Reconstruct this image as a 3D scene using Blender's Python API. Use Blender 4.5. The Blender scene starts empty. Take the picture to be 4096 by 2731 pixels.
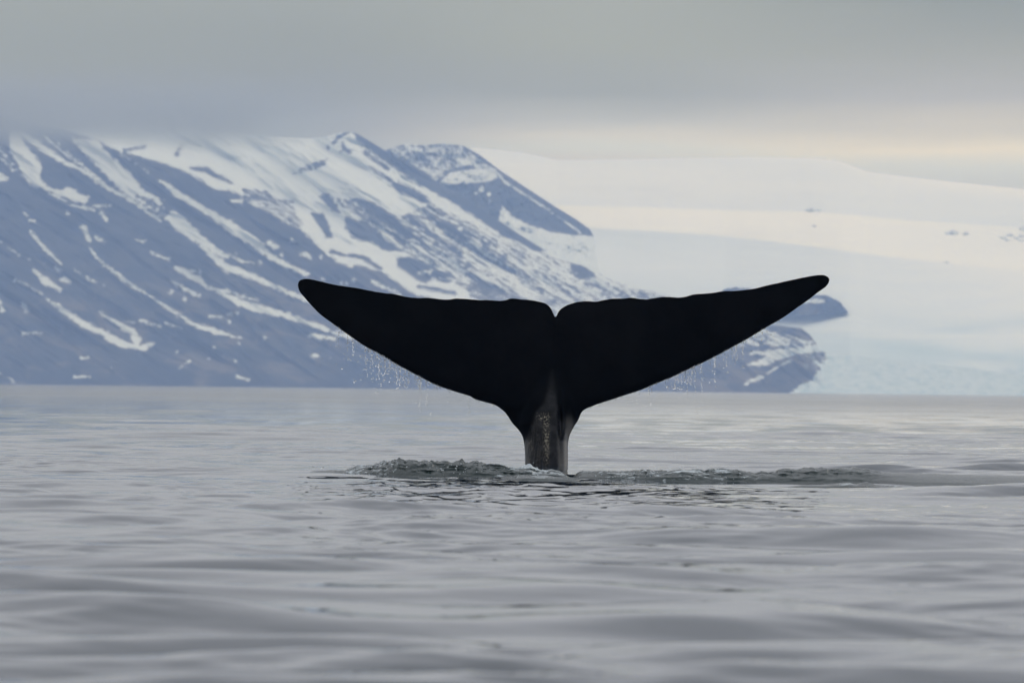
import bpy, math, random
import numpy as np
from mathutils import Matrix, Vector
from mathutils.geometry import delaunay_2d_cdt

SC = bpy.context.scene
COL = SC.collection
random.seed(7); RNG = np.random.default_rng(7)
R = math.radians

# ------------------------------------------------------------------ camera
FPX = 30000.0                 # focal length in pixels of the 4096 px wide photograph (about 264 mm on full frame)
CAM_H = 1.12                  # eye height in the boat, metres
WHALE_Y = 105.6               # metres to the whale
PITCH, ROLL = math.atan(190.5 / FPX), R(0.67)
cd = bpy.data.cameras.new('camera'); cam = bpy.data.objects.new('camera', cd); COL.objects.link(cam)
CM = Matrix.Translation((0, 0, CAM_H)) @ Matrix.Rotation(R(90) + PITCH, 4, 'X') @ Matrix.Rotation(ROLL, 4, 'Z')
cam.matrix_world = CM
cd.sensor_width = 36.0; cd.lens = FPX / 4096 * 36.0
cd.clip_start = 0.5; cd.clip_end = 90000
cd.dof.use_dof = True; cd.dof.focus_distance = 104.0; cd.dof.aperture_fstop = 264 / 43.0
SC.camera = cam

# ------------------------------------------------------------------ exposure, render
SC.view_settings.view_transform = 'Standard'; SC.view_settings.look = 'None'
SC.view_settings.gamma = 1; SC.view_settings.exposure = 0.0
SC.view_settings.use_curve_mapping = False
SC.cycles.use_denoising = True
SC.cycles.volume_bounces = 3
SC.cycles.max_bounces = 8
SC.cycles.transparent_max_bounces = 16
SC.cycles.caustics_reflective = False; SC.cycles.caustics_refractive = False
SC.cycles.volume_max_steps = 256


def N(nt, kind, **kw):
    """a node; kw: inputs by name or index (_0, _1), sockets are linked, values are set; a_* are attributes"""
    n = nt.nodes.new(kind)
    for k, v in kw.items():
        if k.startswith('a_'):
            setattr(n, k[2:], v); continue
    for k, v in kw.items():
        if k.startswith('a_'): continue
        s = n.inputs[int(k[1:])] if k[0] == '_' else n.inputs[k.replace('_', ' ')]
        if isinstance(v, bpy.types.NodeSocket): nt.links.new(v, s)
        else: s.default_value = v
    return n


def M(nt, op, a, b=0.0, c=None, clamp=False):
    n = N(nt, 'ShaderNodeMath', a_operation=op, a_use_clamp=clamp, _0=a, _1=b)
    if c is not None:
        if isinstance(c, bpy.types.NodeSocket): nt.links.new(c, n.inputs[2])
        else: n.inputs[2].default_value = c
    return n.outputs[0]


def SS(nt, v, lo, hi, a=0.0, b=1.0):
    n = N(nt, 'ShaderNodeMapRange', a_interpolation_type='SMOOTHSTEP', Value=v)
    n.inputs[1].default_value = lo; n.inputs[2].default_value = hi
    n.inputs[3].default_value = a; n.inputs[4].default_value = b
    return n.outputs[0]


def MIX(nt, f, a, b):
    n = nt.nodes.new('ShaderNodeMix'); n.data_type = 'RGBA'
    for s, v in ((n.inputs[0], f), (n.inputs[6], a), (n.inputs[7], b)):
        if isinstance(v, bpy.types.NodeSocket): nt.links.new(v, s)
        elif isinstance(v, tuple): s.default_value = (*v, 1)[:4]
        else: s.default_value = v
    return n.outputs[2]


def RAMP(nt, f, stops):
    n = nt.nodes.new('ShaderNodeValToRGB'); nt.links.new(f, n.inputs[0])
    e = n.color_ramp.elements
    while len(e) < len(stops): e.new(0.5)
    for q, (p, c) in zip(e, stops): q.position = p; q.color = (*c, 1)
    return n.outputs[0]


# ------------------------------------------------------------------ sky: overcast, a clear strip over the ice on the right
SUN_EL, SUN_AZ = R(24), R(38)      # sun veiled by cloud, behind the ice to the right
w = bpy.data.worlds.new('World'); SC.world = w; w.use_nodes = True
nt = w.node_tree; nt.nodes.clear()
tc = N(nt, 'ShaderNodeTexCoord')
sep = N(nt, 'ShaderNodeSeparateXYZ', Vector=tc.outputs['Generated'])
dx, dy, dz = sep.outputs
str_ = N(nt, 'ShaderNodeMapping', Vector=tc.outputs['Generated'], Scale=(14, 14, 130)).outputs[0]
nz = N(nt, 'ShaderNodeTexNoise', Vector=str_, Scale=1.0, Detail=5.0, Roughness=0.55, Distortion=0.4)
str2 = N(nt, 'ShaderNodeMapping', Vector=tc.outputs['Generated'], Scale=(5, 5, 28)).outputs[0]
nz2 = N(nt, 'ShaderNodeTexNoise', Vector=str2, Scale=1.0, Detail=3.0, Roughness=0.5)
wob = M(nt, 'MULTIPLY_ADD', M(nt, 'SUBTRACT', nz.outputs[0], 0.5), 0.007, dz)
# frame: azimuth -0.068..0.068 (left..right), elevation 0..0.052 (horizon..top)
az = N(nt, 'ShaderNodeMath', a_operation='ARCTAN2', _0=dx, _1=dy).outputs[0]
el = M(nt, 'DIVIDE', wob, 0.10)
left = RAMP(nt, el, [(0.0, (.50, .52, .53)), (.28, (.33, .36, .41)), (.35, (.25, .27, .27)), (.44, (.27, .29, .21)), (.52, (.29, .313, .245)), (.60, (.375, .388, .405)), (1, (.36, .39, .40))])
mid = RAMP(nt, el, [(0.0, (.60, .60, .56)), (.30, (.64, .64, .60)), (.318, (.68, .73, .70)), (.335, (.70, .70, .63)), (.358, (.52, .54, .50)), (.40, (.32, .34, .27)), (.46, (.34, .36, .25)), (.52, (.335, .356, .27)), (.60, (.38, .392, .41)), (1, (.37, .39, .39))])
right = RAMP(nt, el, [(0.0, (.62, .61, .57)), (.27, (.56, .60, .60)), (.298, (.68, .73, .70)), (.325, (.90, .85, .66)), (.35, (.66, .64, .53)), (.40, (.46, .465, .44)), (.46, (.34, .35, .26)), (.52, (.235, .255, .18)), (.60, (.37, .385, .405)), (1, (.33, .35, .35))])
c = MIX(nt, SS(nt, az, -0.035, 0.012), left, mid)
c = MIX(nt, SS(nt, az, 0.01, 0.06), c, right)
# an overcast sky brightens towards the zenith
gain = M(nt, 'ADD', M(nt, 'MULTIPLY_ADD', SS(nt, dz, 0.25, 0.95), 1.5, 1.0), SS(nt, dz, 0.03, 0.10, 0.0, 0.48))
c = MIX(nt, SS(nt, dz, 0.052, 0.11), c, (.402, .415, .450))
gain = M(nt, 'MULTIPLY', gain, M(nt, 'MULTIPLY_ADD', M(nt, 'SUBTRACT', nz2.outputs[0], 0.5), 0.22, 1.0))
c = N(nt, 'ShaderNodeVectorMath', a_operation='SCALE', _0=c, Scale=gain).outputs[0]
sky = N(nt, 'ShaderNodeTexSky', a_sky_type='NISHITA', a_sun_disc=False, a_sun_elevation=SUN_EL, a_sun_rotation=SUN_AZ)
bg1 = N(nt, 'ShaderNodeBackground', Color=sky.outputs[0], Strength=0.06)
bg2 = N(nt, 'ShaderNodeBackground', Color=c, Strength=1.0)
mx = N(nt, 'ShaderNodeMixShader', _0=0.96, _1=bg1.outputs[0], _2=bg2.outputs[0])
N(nt, 'ShaderNodeOutputWorld', Surface=mx.outputs[0])

sd = bpy.data.lights.new('sun', 'SUN'); sd.energy = 0.6; sd.angle = R(18); sd.color = (1.0, 0.965, 0.91)
sun = bpy.data.objects.new('sun', sd); COL.objects.link(sun)
sdir = Vector((math.sin(SUN_AZ) * math.cos(SUN_EL), math.cos(SUN_AZ) * math.cos(SUN_EL), math.sin(SUN_EL)))
sun.rotation_euler = sdir.to_track_quat('Z', 'Y').to_euler()

# ------------------------------------------------------------------ helpers
R3 = np.array(CM.to_3x3())


def at(px, py, Y):
    """the world point at distance Y (metres along +Y) that the photograph shows at (px, py)"""
    px, py, Y = np.broadcast_arrays(np.asarray(px, float), np.asarray(py, float), np.asarray(Y, float))
    d = np.stack([px - 2048.0, -(py - 1365.5), np.full(px.shape, -FPX)], -1) @ R3.T
    p = d * (Y / d[..., 1])[..., None]
    p[..., 2] += CAM_H
    return p


def hor(px):
    return 1556.0 + (np.asarray(px, float) - 2048) * math.tan(ROLL)


def mesh(name, verts, faces, mat, parent=None, smooth=True, attrs=None):
    me = bpy.data.meshes.new(name)
    verts = np.asarray(verts, np.float32); 
    if isinstance(faces, np.ndarray):
        k = faces.shape[1]
        me.vertices.add(len(verts)); me.vertices.foreach_set('co', verts.ravel())
        me.loops.add(faces.size); me.loops.foreach_set('vertex_index', faces.ravel().astype(np.int32))
        me.polygons.add(len(faces)); me.polygons.foreach_set('loop_start', np.arange(0, faces.size, k, dtype=np.int32))
        me.update(calc_edges=True)
    else:
        me.from_pydata(verts.tolist(), [], faces)
    me.polygons.foreach_set('use_smooth', np.full(len(me.polygons), smooth))
    for an, av in (attrs or {}).items():
        a = me.attributes.new(an, 'FLOAT', 'POINT'); a.data.foreach_set('value', np.asarray(av, np.float32).ravel())
    me.materials.append(mat)
    o = bpy.data.objects.new(name, me); COL.objects.link(o)
    if parent: o.parent = parent
    return o


def tag(o, label=None, cat=None, kind=None, group=None):
    if label: o['label'] = label
    if cat: o['category'] = cat
    if kind: o['kind'] = kind
    if group: o['group'] = group
    return o


def grid_faces(nr, nc, wrap=False):
    i = np.arange(nr - 1)[:, None]; j = np.arange(nc if wrap else nc - 1)[None]
    j2 = (j + 1) % nc
    return np.stack([i * nc + j, i * nc + j2, (i + 1) * nc + j2, (i + 1) * nc + j], -1).reshape(-1, 4)


def hash2(ix, iy, seed):
    h = (ix.astype(np.int64) * 374761393 + iy.astype(np.int64) * 668265263 + seed * 974634777) & 0xffffffff
    h = ((h ^ (h >> 13)) * 1274126177) & 0xffffffff
    h = h ^ (h >> 16)
    return (h & 0xffff) / 32767.5 - 1.0


def vnoise(x, y, seed=0):
    x, y = np.broadcast_arrays(np.asarray(x, float), np.asarray(y, float))
    ix = np.floor(x); iy = np.floor(y); fx = x - ix; fy = y - iy
    fx = fx * fx * fx * (fx * (fx * 6 - 15) + 10); fy = fy * fy * fy * (fy * (fy * 6 - 15) + 10)
    a = hash2(ix, iy, seed); b = hash2(ix + 1, iy, seed); c = hash2(ix, iy + 1, seed); d = hash2(ix + 1, iy + 1, seed)
    return (a * (1 - fx) + b * fx) * (1 - fy) + (c * (1 - fx) + d * fx) * fy


def fbm(x, y, octv=5, seed=0, gain=0.5):
    s = 0; a = 1; t = 0
    for k in range(octv):
        s = s + a * vnoise(x * 2 ** k + 17.3 * k, y * 2 ** k - 9.1 * k, seed + k); t += a; a *= gain
    return s / t


def sstep(a, b, x):
    t = np.clip((x - a) / (b - a), 0, 1); return t * t * (3 - 2 * t)


def interp(pts, x):
    p = np.array(pts, float); return np.interp(x, p[:, 0], p[:, 1])


def catmull(pts, n):
    """points resampled along a smooth open curve, n per span"""
    p = np.array(pts, float); out = []
    for i in range(len(p) - 1):
        p0 = p[max(i - 1, 0)]; p1 = p[i]; p2 = p[i + 1]; p3 = p[min(i + 2, len(p) - 1)]
        for k in range(n):
            t = k / n
            out.append(0.5 * (2 * p1 + (p2 - p0) * t + (2 * p0 - 5 * p1 + 4 * p2 - p3) * t * t + (3 * p1 - p0 - 3 * p2 + p3) * t ** 3))
    out.append(p[-1]); return np.array(out)


def poly_sd(px, py, poly):
    """signed distance to a polygon, positive inside"""
    d = np.full(px.shape, 1e9); ins = np.zeros(px.shape, bool)
    P = np.array(poly, float); Q = np.roll(P, -1, 0)
    for (ax, ay), (bx, by) in zip(P, Q):
        ex, ey = bx - ax, by - ay
        t = np.clip(((px - ax) * ex + (py - ay) * ey) / (ex * ex + ey * ey + 1e-9), 0, 1)
        d = np.minimum(d, np.hypot(px - ax - t * ex, py - ay - t * ey))
        ins ^= ((ay > py) != (by > py)) & (px < (bx - ax) * (py - ay) / (by - ay + 1e-12) + ax)
    return np.where(ins, d, -d)


def line_sd(px, py, pts, rad):
    """radius minus distance to a polyline whose radius varies from point to point"""
    best = np.full(px.shape, -1e9)
    rad = rad if isinstance(rad, (list, tuple)) else [rad] * len(pts)
    if len(pts) == 1:
        return rad[0] - np.hypot(px - pts[0][0], py - pts[0][1])
    for (a, ra), (b, rb) in zip(zip(pts[:-1], rad[:-1]), zip(pts[1:], rad[1:])):
        ex, ey = b[0] - a[0], b[1] - a[1]
        t = np.clip(((px - a[0]) * ex + (py - a[1]) * ey) / (ex * ex + ey * ey + 1e-9), 0, 1)
        best = np.maximum(best, ra + (rb - ra) * t - np.hypot(px - a[0] - t * ex, py - a[1] - t * ey))
    return best


def newmat(name):
    m = bpy.data.materials.new(name); m.use_nodes = True
    m.node_tree.nodes.clear(); return m, m.node_tree


# ------------------------------------------------------------------ materials
def water_mat():
    m, nt = newmat('sea_water')
    g = N(nt, 'ShaderNodeNewGeometry').outputs['Position']
    far = N(nt, 'ShaderNodeVectorMath', a_operation='LENGTH', _0=g).outputs[1]
    # bump only where the mesh is too coarse to carry the ripples itself
    n1 = N(nt, 'ShaderNodeTexNoise', Vector=N(nt, 'ShaderNodeMapping', Vector=g, Scale=(.16, .55, 1)).outputs[0], Scale=1.0, Detail=6.0, Roughness=0.62)
    n2 = N(nt, 'ShaderNodeTexNoise', Vector=N(nt, 'ShaderNodeMapping', Vector=g, Scale=(4.0, 6.0, 1)).outputs[0], Scale=1.0, Detail=3.0, Roughness=0.5)
    b1 = N(nt, 'ShaderNodeBump', Strength=1.0, Distance=SS(nt, far, 150, 700, 0.0, 0.07), Height=n1.outputs[0])
    b2 = N(nt, 'ShaderNodeBump', Strength=1.0, Distance=0.0005, Height=n2.outputs[0], Normal=b1.outputs[0])
    pat = N(nt, 'ShaderNodeTexNoise', Vector=N(nt, 'ShaderNodeMapping', Vector=g, Scale=(.03, .012, 1)).outputs[0], Scale=1.0, Detail=6.0, Roughness=0.6)
    ro = M(nt, 'ADD', SS(nt, far, 90, 900, 0.02, 0.12), SS(nt, pat.outputs[0], .45, .7, 0, .05))
    p = N(nt, 'ShaderNodeBsdfPrincipled', Base_Color=(.008, .019, .030, 1), Roughness=ro, IOR=1.333, Normal=b2.outputs[0])
    N(nt, 'ShaderNodeOutputMaterial', Surface=p.outputs[0]); return m


def churn_mat():
    m, nt = newmat('churned_water')
    g = N(nt, 'ShaderNodeNewGeometry').outputs['Position']
    a = N(nt, 'ShaderNodeAttribute', a_attribute_name='foam').outputs['Fac']
    n1 = N(nt, 'ShaderNodeTexNoise', Vector=N(nt, 'ShaderNodeMapping', Vector=g, Scale=(3.2, 8, 16)).outputs[0], Scale=1.0, Detail=7.0, Roughness=0.68)
    n2 = N(nt, 'ShaderNodeTexVoronoi', Vector=N(nt, 'ShaderNodeMapping', Vector=g, Scale=(28, 28, 45)).outputs[0], Scale=1.0)
    f = SS(nt, M(nt, 'ADD', a, M(nt, 'MULTIPLY_ADD', n1.outputs[0], 2.0, -1.05)), .46, .72)
    f = M(nt, 'MULTIPLY', f, SS(nt, n2.outputs[0], .05, .6, 1.0, .7))
    hh = M(nt, 'ADD', n1.outputs[0], M(nt, 'MULTIPLY', n2.outputs[0], .1))
    b = N(nt, 'ShaderNodeBump', Strength=1.0, Distance=0.010, Height=hh)
    col = MIX(nt, f, (.010, .022, .021), (.54, .60, .62))
    p = N(nt, 'ShaderNodeBsdfPrincipled', Base_Color=col, Roughness=M(nt, 'MULTIPLY_ADD', f, .4, .18), IOR=1.333, Normal=b.outputs[0])
    N(nt, 'ShaderNodeOutputMaterial', Surface=p.outputs[0]); return m


def foam_mat():
    m, nt = newmat('foam')
    p = N(nt, 'ShaderNodeBsdfPrincipled', Base_Color=(.62, .66, .67, 1), Roughness=.45, IOR=1.333)
    N(nt, 'ShaderNodeOutputMaterial', Surface=p.outputs[0]); return m


def drop_mat():
    m, nt = newmat('water_drop')
    p = N(nt, 'ShaderNodeBsdfPrincipled', Base_Color=(.95, .97, .98, 1), Roughness=.03, IOR=1.333)
    p.inputs['Transmission Weight'].default_value = 1.0
    N(nt, 'ShaderNodeOutputMaterial', Surface=p.outputs[0]); return m


def skin_mat():
    m, nt = newmat('whale_skin')
    g = N(nt, 'ShaderNodeNewGeometry').outputs['Position']
    st = N(nt, 'ShaderNodeAttribute', a_attribute_name='stock').outputs['Fac']      # tail stock, paler and mottled
    n1 = N(nt, 'ShaderNodeTexNoise', Vector=g, Scale=9.0, Detail=6.0, Roughness=.65)
    n2 = N(nt, 'ShaderNodeTexNoise', Vector=N(nt, 'ShaderNodeMapping', Vector=g, Scale=(22, 22, 5)).outputs[0], Scale=1.0, Detail=5.0, Roughness=.6)
    n3 = N(nt, 'ShaderNodeTexNoise', Vector=g, Scale=1.6, Detail=4.0)
    fl = MIX(nt, SS(nt, n3.outputs[0], .4, .7), (.0012, .0017, .0019), (.0030, .0034, .0036))
    wet = N(nt, 'ShaderNodeAttribute', a_attribute_name='algae').outputs['Fac']     # brownish diatom film on the left flank
    gr = MIX(nt, SS(nt, n1.outputs[0], .35, .7), (.006, .007, .008), (.024, .0245, .027))
    br = MIX(nt, SS(nt, n1.outputs[0], .38, .68), (.008, .008, .0075), (.050, .046, .041))
    sk = MIX(nt, M(nt, 'MULTIPLY', wet, SS(nt, n2.outputs[0], .3, .6)), gr, br)
    col = MIX(nt, st, fl, sk)
    n5 = N(nt, 'ShaderNodeTexNoise', Vector=N(nt, 'ShaderNodeMapping', Vector=g, Scale=(60, 60, 48)).outputs[0], Scale=1.0, Detail=4.0, Roughness=.7)
    sc = N(nt, 'ShaderNodeAttribute', a_attribute_name='sparkle').outputs['Fac']      # wet sparkle along the keel, painted as pale flecks
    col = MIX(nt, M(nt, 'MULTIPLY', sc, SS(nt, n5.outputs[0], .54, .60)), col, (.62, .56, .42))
    b = N(nt, 'ShaderNodeBump', Strength=M(nt, 'MULTIPLY_ADD', wet, .9, .12), Distance=.02, Height=M(nt, 'ADD', n1.outputs[0], M(nt, 'MULTIPLY', n2.outputs[0], .8)))
    ro = M(nt, 'SUBTRACT', .5, M(nt, 'MULTIPLY', st, .22))
    p = N(nt, 'ShaderNodeBsdfPrincipled', Base_Color=col, Roughness=ro, IOR=1.38, Normal=b.outputs[0])
    sh = N(nt, 'ShaderNodeAttribute', a_attribute_name='sheen').outputs['Fac']      # the wet right-hand flank
    nt.links.new(M(nt, 'ADD', M(nt, 'MULTIPLY_ADD', st, .21, .015), M(nt, 'MULTIPLY', sh, .8)), p.inputs['Specular IOR Level'])
    N(nt, 'ShaderNodeOutputMaterial', Surface=p.outputs[0]); return m


def mountain_mat(name, ang=33.0, rock=((.038, .043, .056), (.078, .080, .088)), amp=1.0):
    """rock and scree with snow lying where the 'snow' attribute says, frayed by noise drawn out along the fall line"""
    m, nt = newmat(name)
    g = N(nt, 'ShaderNodeNewGeometry').outputs['Position']
    rot = N(nt, 'ShaderNodeMapping', Vector=g, Rotation=(0, R(-ang), 0)).outputs[0]
    sa = N(nt, 'ShaderNodeAttribute', a_attribute_name='snow').outputs['Fac']
    sk = N(nt, 'ShaderNodeAttribute', a_attribute_name='streak').outputs['Fac']
    n1 = N(nt, 'ShaderNodeTexNoise', Vector=N(nt, 'ShaderNodeMapping', Vector=rot, Scale=(.007, .006, .09)).outputs[0], Scale=1.0, Detail=7.0, Roughness=.62, Distortion=.5)
    n2 = N(nt, 'ShaderNodeTexNoise', Vector=N(nt, 'ShaderNodeMapping', Vector=rot, Scale=(.075, .04, .15)).outputs[0], Scale=1.0, Detail=6.0, Roughness=.68)
    a1 = M(nt, 'MULTIPLY', M(nt, 'SUBTRACT', n1.outputs[0], .5), M(nt, 'MULTIPLY_ADD', sk, 3.6, .5))
    a2 = M(nt, 'MULTIPLY', M(nt, 'SUBTRACT', n2.outputs[0], .5), M(nt, 'MULTIPLY_ADD', sk, .8, 4.0 * amp))
    f = SS(nt, M(nt, 'ADD', sa, M(nt, 'ADD', a1, a2)), -.12, .36)
    n3 = N(nt, 'ShaderNodeTexNoise', Vector=N(nt, 'ShaderNodeMapping', Vector=g, Scale=(.010, .008, .014)).outputs[0], Scale=1.0, Detail=5.0, Roughness=.55)
    n4 = N(nt, 'ShaderNodeTexNoise', Vector=N(nt, 'ShaderNodeMapping', Vector=rot, Scale=(.01, .01, .05)).outputs[0], Scale=1.0, Detail=5.0, Roughness=.6)
    rk = MIX(nt, SS(nt, n3.outputs[0], .4, .75), rock[0], rock[1])
    zz = N(nt, 'ShaderNodeSeparateXYZ', Vector=g).outputs[2]
    n6 = N(nt, 'ShaderNodeTexNoise', Vector=N(nt, 'ShaderNodeMapping', Vector=rot, Scale=(.012, .008, .022)).outputs[0], Scale=1.0, Detail=5.0, Roughness=.6, Distortion=.8)
    rk = MIX(nt, SS(nt, n4.outputs[0], .5, .8, 0, .5), rk, (.10, .088, .078))
    rk = MIX(nt, M(nt, 'MULTIPLY', SS(nt, n6.outputs[0], .46, .66, 0, .85), SS(nt, zz, 260, 90)), rk, (.15, .135, .12))      # scree fans low on the slopes
    sn = MIX(nt, SS(nt, n4.outputs[0], .4, .8, 0, .6), (.65, .70, .71), (.55, .59, .61))
    ia = N(nt, 'ShaderNodeAttribute', a_attribute_name='ice').outputs['Fac']
    n7 = N(nt, 'ShaderNodeTexNoise', Vector=N(nt, 'ShaderNodeMapping', Vector=g, Scale=(.08, .02, .15)).outputs[0], Scale=1.0, Detail=6.0, Roughness=.7)
    sn = MIX(nt, ia, sn, MIX(nt, SS(nt, n7.outputs[0], .42, .66), (.53, .61, .65), (.37, .49, .55)))
    col = MIX(nt, f, rk, sn)
    b = N(nt, 'ShaderNodeBump', Strength=.5, Distance=12.0, Height=n4.outputs[0])
    p = N(nt, 'ShaderNodeBsdfPrincipled', Base_Color=col, Roughness=.9, Normal=b.outputs[0])
    nt.links.new(M(nt, 'MULTIPLY', f, .1), p.inputs['Specular IOR Level'])
    N(nt, 'ShaderNodeOutputMaterial', Surface=p.outputs[0]); return m


def glacier_mat():
    m, nt = newmat('glacier_ice')
    g = N(nt, 'ShaderNodeNewGeometry').outputs['Position']
    t = N(nt, 'ShaderNodeAttribute', a_attribute_name='firn_sun').outputs['Fac']
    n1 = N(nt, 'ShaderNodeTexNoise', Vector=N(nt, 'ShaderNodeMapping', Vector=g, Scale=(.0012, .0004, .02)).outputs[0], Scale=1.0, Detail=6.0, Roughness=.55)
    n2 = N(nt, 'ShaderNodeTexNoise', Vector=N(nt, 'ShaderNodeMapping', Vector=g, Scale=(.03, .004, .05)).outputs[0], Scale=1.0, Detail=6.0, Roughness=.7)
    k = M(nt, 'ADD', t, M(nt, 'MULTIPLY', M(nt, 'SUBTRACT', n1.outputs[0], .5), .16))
    col = RAMP(nt, k, [(0.0, (.32, .46, .54)), (.35, (.46, .57, .63)), (.7, (.70, .74, .76)), (1.0, (.96, .92, .81))])  # bluish ice up to snow; the cream end paints in sunlight
    cr = N(nt, 'ShaderNodeAttribute', a_attribute_name='crevasse').outputs['Fac']
    col = MIX(nt, M(nt, 'MULTIPLY', cr, SS(nt, n2.outputs[0], .48, .7)), col, (.30, .42, .50))
    b = N(nt, 'ShaderNodeBump', Strength=M(nt, 'MULTIPLY_ADD', cr, .6, .05), Distance=10.0, Height=n2.outputs[0])
    p = N(nt, 'ShaderNodeBsdfPrincipled', Base_Color=col, Roughness=.8, Normal=b.outputs[0])
    p.inputs['Specular IOR Level'].default_value = .1
    N(nt, 'ShaderNodeOutputMaterial', Surface=p.outputs[0]); return m


# ------------------------------------------------------------------ the sea: one sheet of rings round the boat, fine where the camera looks
EXT = 30000.0
def build_sea():
    rr = [1.5]
    while rr[-1] < 24: rr.append(rr[-1] * 1.12)
    rr[-1] = 24.0
    def run(to, f):
        while rr[-1] < to: rr.append(rr[-1] + f(rr[-1]))
    run(60, lambda r: .055 + .0006 * (r - 24)); run(92, lambda r: .085); run(108, lambda r: .06)
    run(200, lambda r: .08 + .004 * (r - 108)); run(EXT, lambda r: r * .004 * (1 + max(r - 400, 0) / 1200))
    rr = np.array(rr); rr[-1] = EXT
    fine = np.linspace(R(-4.9), R(4.9), 720)
    st = []; a = R(4.9); d = fine[1] - fine[0]
    while a < math.pi:
        d = min(d * 1.25, R(6)); a += d; st.append(min(a, math.pi))
    st = np.array(st)
    if math.pi - st[-2] < .02: st = np.delete(st, -2)
    th = np.concatenate([-st[::-1][1:], fine, st])           # a closed ring: pi appears once
    rg, tg = np.meshgrid(rr, th, indexing='ij')
    X = rg * np.sin(tg); Y = rg * np.cos(tg)
    dr = np.gradient(rr)[:, None]; dt = np.gradient(th)[None] * rr[:, None]
    Z = np.zeros_like(X)
    # calmer, streaked water with broader swell; amplitudes fade out where the sheet cannot carry them
    rs = np.random.default_rng(11)
    env1 = .65 + .5 * fbm(X / 6, Y / 14, 3, 5); env2 = .6 + .9 * np.clip(fbm(X / 3.0, Y / 9, 3, 9), -.5, 1)
    dist_w = np.hypot((X + .2) / 5.6, (Y - 85) / 19.0)
    calm = sstep(.55, 1.25, dist_w)
    lee = 1 - .5 * sstep(96, 125, rg)                        # smoother, flatter water beyond the whale
    wx = .35 * fbm(X / 2.5, Y / 2.5, 2, 21); wy = .35 * fbm(X / 2.5, Y / 2.5, 2, 31)
    for k in range(90):
        if k < 34: lam = .28 * 3.4 ** rs.random(); slope = .0135
        elif k < 84: lam = .95 * 5 ** rs.random(); slope = .0175
        else: lam = 6 + 16 * rs.random(); slope = .010
        if k >= 72 and k < 84: lam = 2.2 * 2.6 ** rs.random(); slope = .030
        ang = rs.normal(0.0, .22) if k >= 72 and k < 84 else rs.normal(0.0, .60) if rs.random() < .8 else rs.uniform(-1.5, 1.5)
        kx, ky = math.sin(ang), math.cos(ang)
        amp = slope * lam / 6.283
        need = np.maximum(dr * abs(ky), dt * abs(kx))
        fade = sstep(1.8, 4.0, lam / need)
        e = env2 * (.25 + .75 * calm) if lam < .95 else (env1 * (.26 + .74 * calm) if lam < 5.8 else .3 + .7 * calm) * (1 if lam < .95 else lee)
        ph = 6.283 / lam * (kx * (X + wx) + ky * (Y + wy)) + rs.uniform(0, 6.283)
        s = np.sin(ph)
        Z += fade * e * amp * (s - .18 * np.cos(2 * ph) * (lam < 3))
    # the upwelled footprint: sharper little wavelets in front of the tail
    foot = sstep(1.15, .45, np.hypot((X + .9) / 4.6, (Y - 80) / 17))
    fx = X + .25 * fbm(X * 1.3, Y * 1.3, 2, 77); fy = Y + .5 * fbm(X * .9, Y * .9, 2, 78)
    rid = 1 - np.abs(fbm(fx * 1.1, fy * .7, 3, 40)) * 2
    Z += foot * (.021 * np.sign(rid) * np.abs(rid) ** 1.6 + .007 * fbm(fx * 3.2, fy * 2.2, 2, 52)) * sstep(300, 150, rg)
    rw = np.hypot((X - .5) / 1.0, Y - 106) + .55 * fbm(X / 2.2, Y / 2.2, 3, 83)
    Z += .011 * np.cos(6.283 * rw / 1.45) * sstep(4.5, 8, rw) * sstep(30, 14, rw) * (.35 + .9 * np.clip(fbm(X / 1.6, Y / 3.2, 3, 86) + .25, 0, 1)) * sstep(4.9, 3.0, np.abs(X + .6)) * (Y < 106)
    Z += .030 * np.cos(6.283 * (Y - 93.1 + .25 * X) / 1.7) * .75 * np.exp(-((X + 2.15) / .75) ** 2 - ((Y - 93.2) / 1.5) ** 2)
    Z += .07 * np.exp(-((X + 5.3) / 1.3) ** 2 - ((Y - 105) / 1.3) ** 2)        # a smooth hump of water running out to the left
    v = np.stack([X, Y, Z], -1).reshape(-1, 3)
    f = grid_faces(len(rr), len(th), wrap=True)[:, ::-1]
    # close the middle under the boat
    v = np.vstack([v, [[0, 0, 0]]]); c0 = len(v) - 1
    n = len(th); j = np.arange(n)
    tri = np.stack([np.full(n, c0), j, (j + 1) % n, (j + 1) % n], -1)
    o = mesh('sea', v, f, water_mat())
    me2 = [tuple(t[:3]) for t in tri[:, [0, 2, 1]]]
    import bmesh
    bm = bmesh.new(); bm.from_mesh(o.data); bm.verts.ensure_lookup_table()
    for t in me2:
        bm.faces.new([bm.verts[int(q)] for q in t]).smooth = True
    bm.to_mesh(o.data); bm.free()
    tag(o, 'calm grey sea rippled by small waves', kind='structure')
    return o
build_sea()


# ------------------------------------------------------------------ terrain
def q1(p): return [(x * .7782, 380 + y * .7782) for x, y in p]
def q2(p): return [(1000 + x * .7228, 450 + y * .7228) for x, y in p]
def q3(p): return [(2600 + x * .797, 450 + y * .797) for x, y in p]
def q5(p): return [(2150 + x * .5315, 1050 + y * .5315) for x, y in p]
def rs_(r, k): return [q * k for q in r] if isinstance(r, (list, tuple)) else r * k


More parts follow.
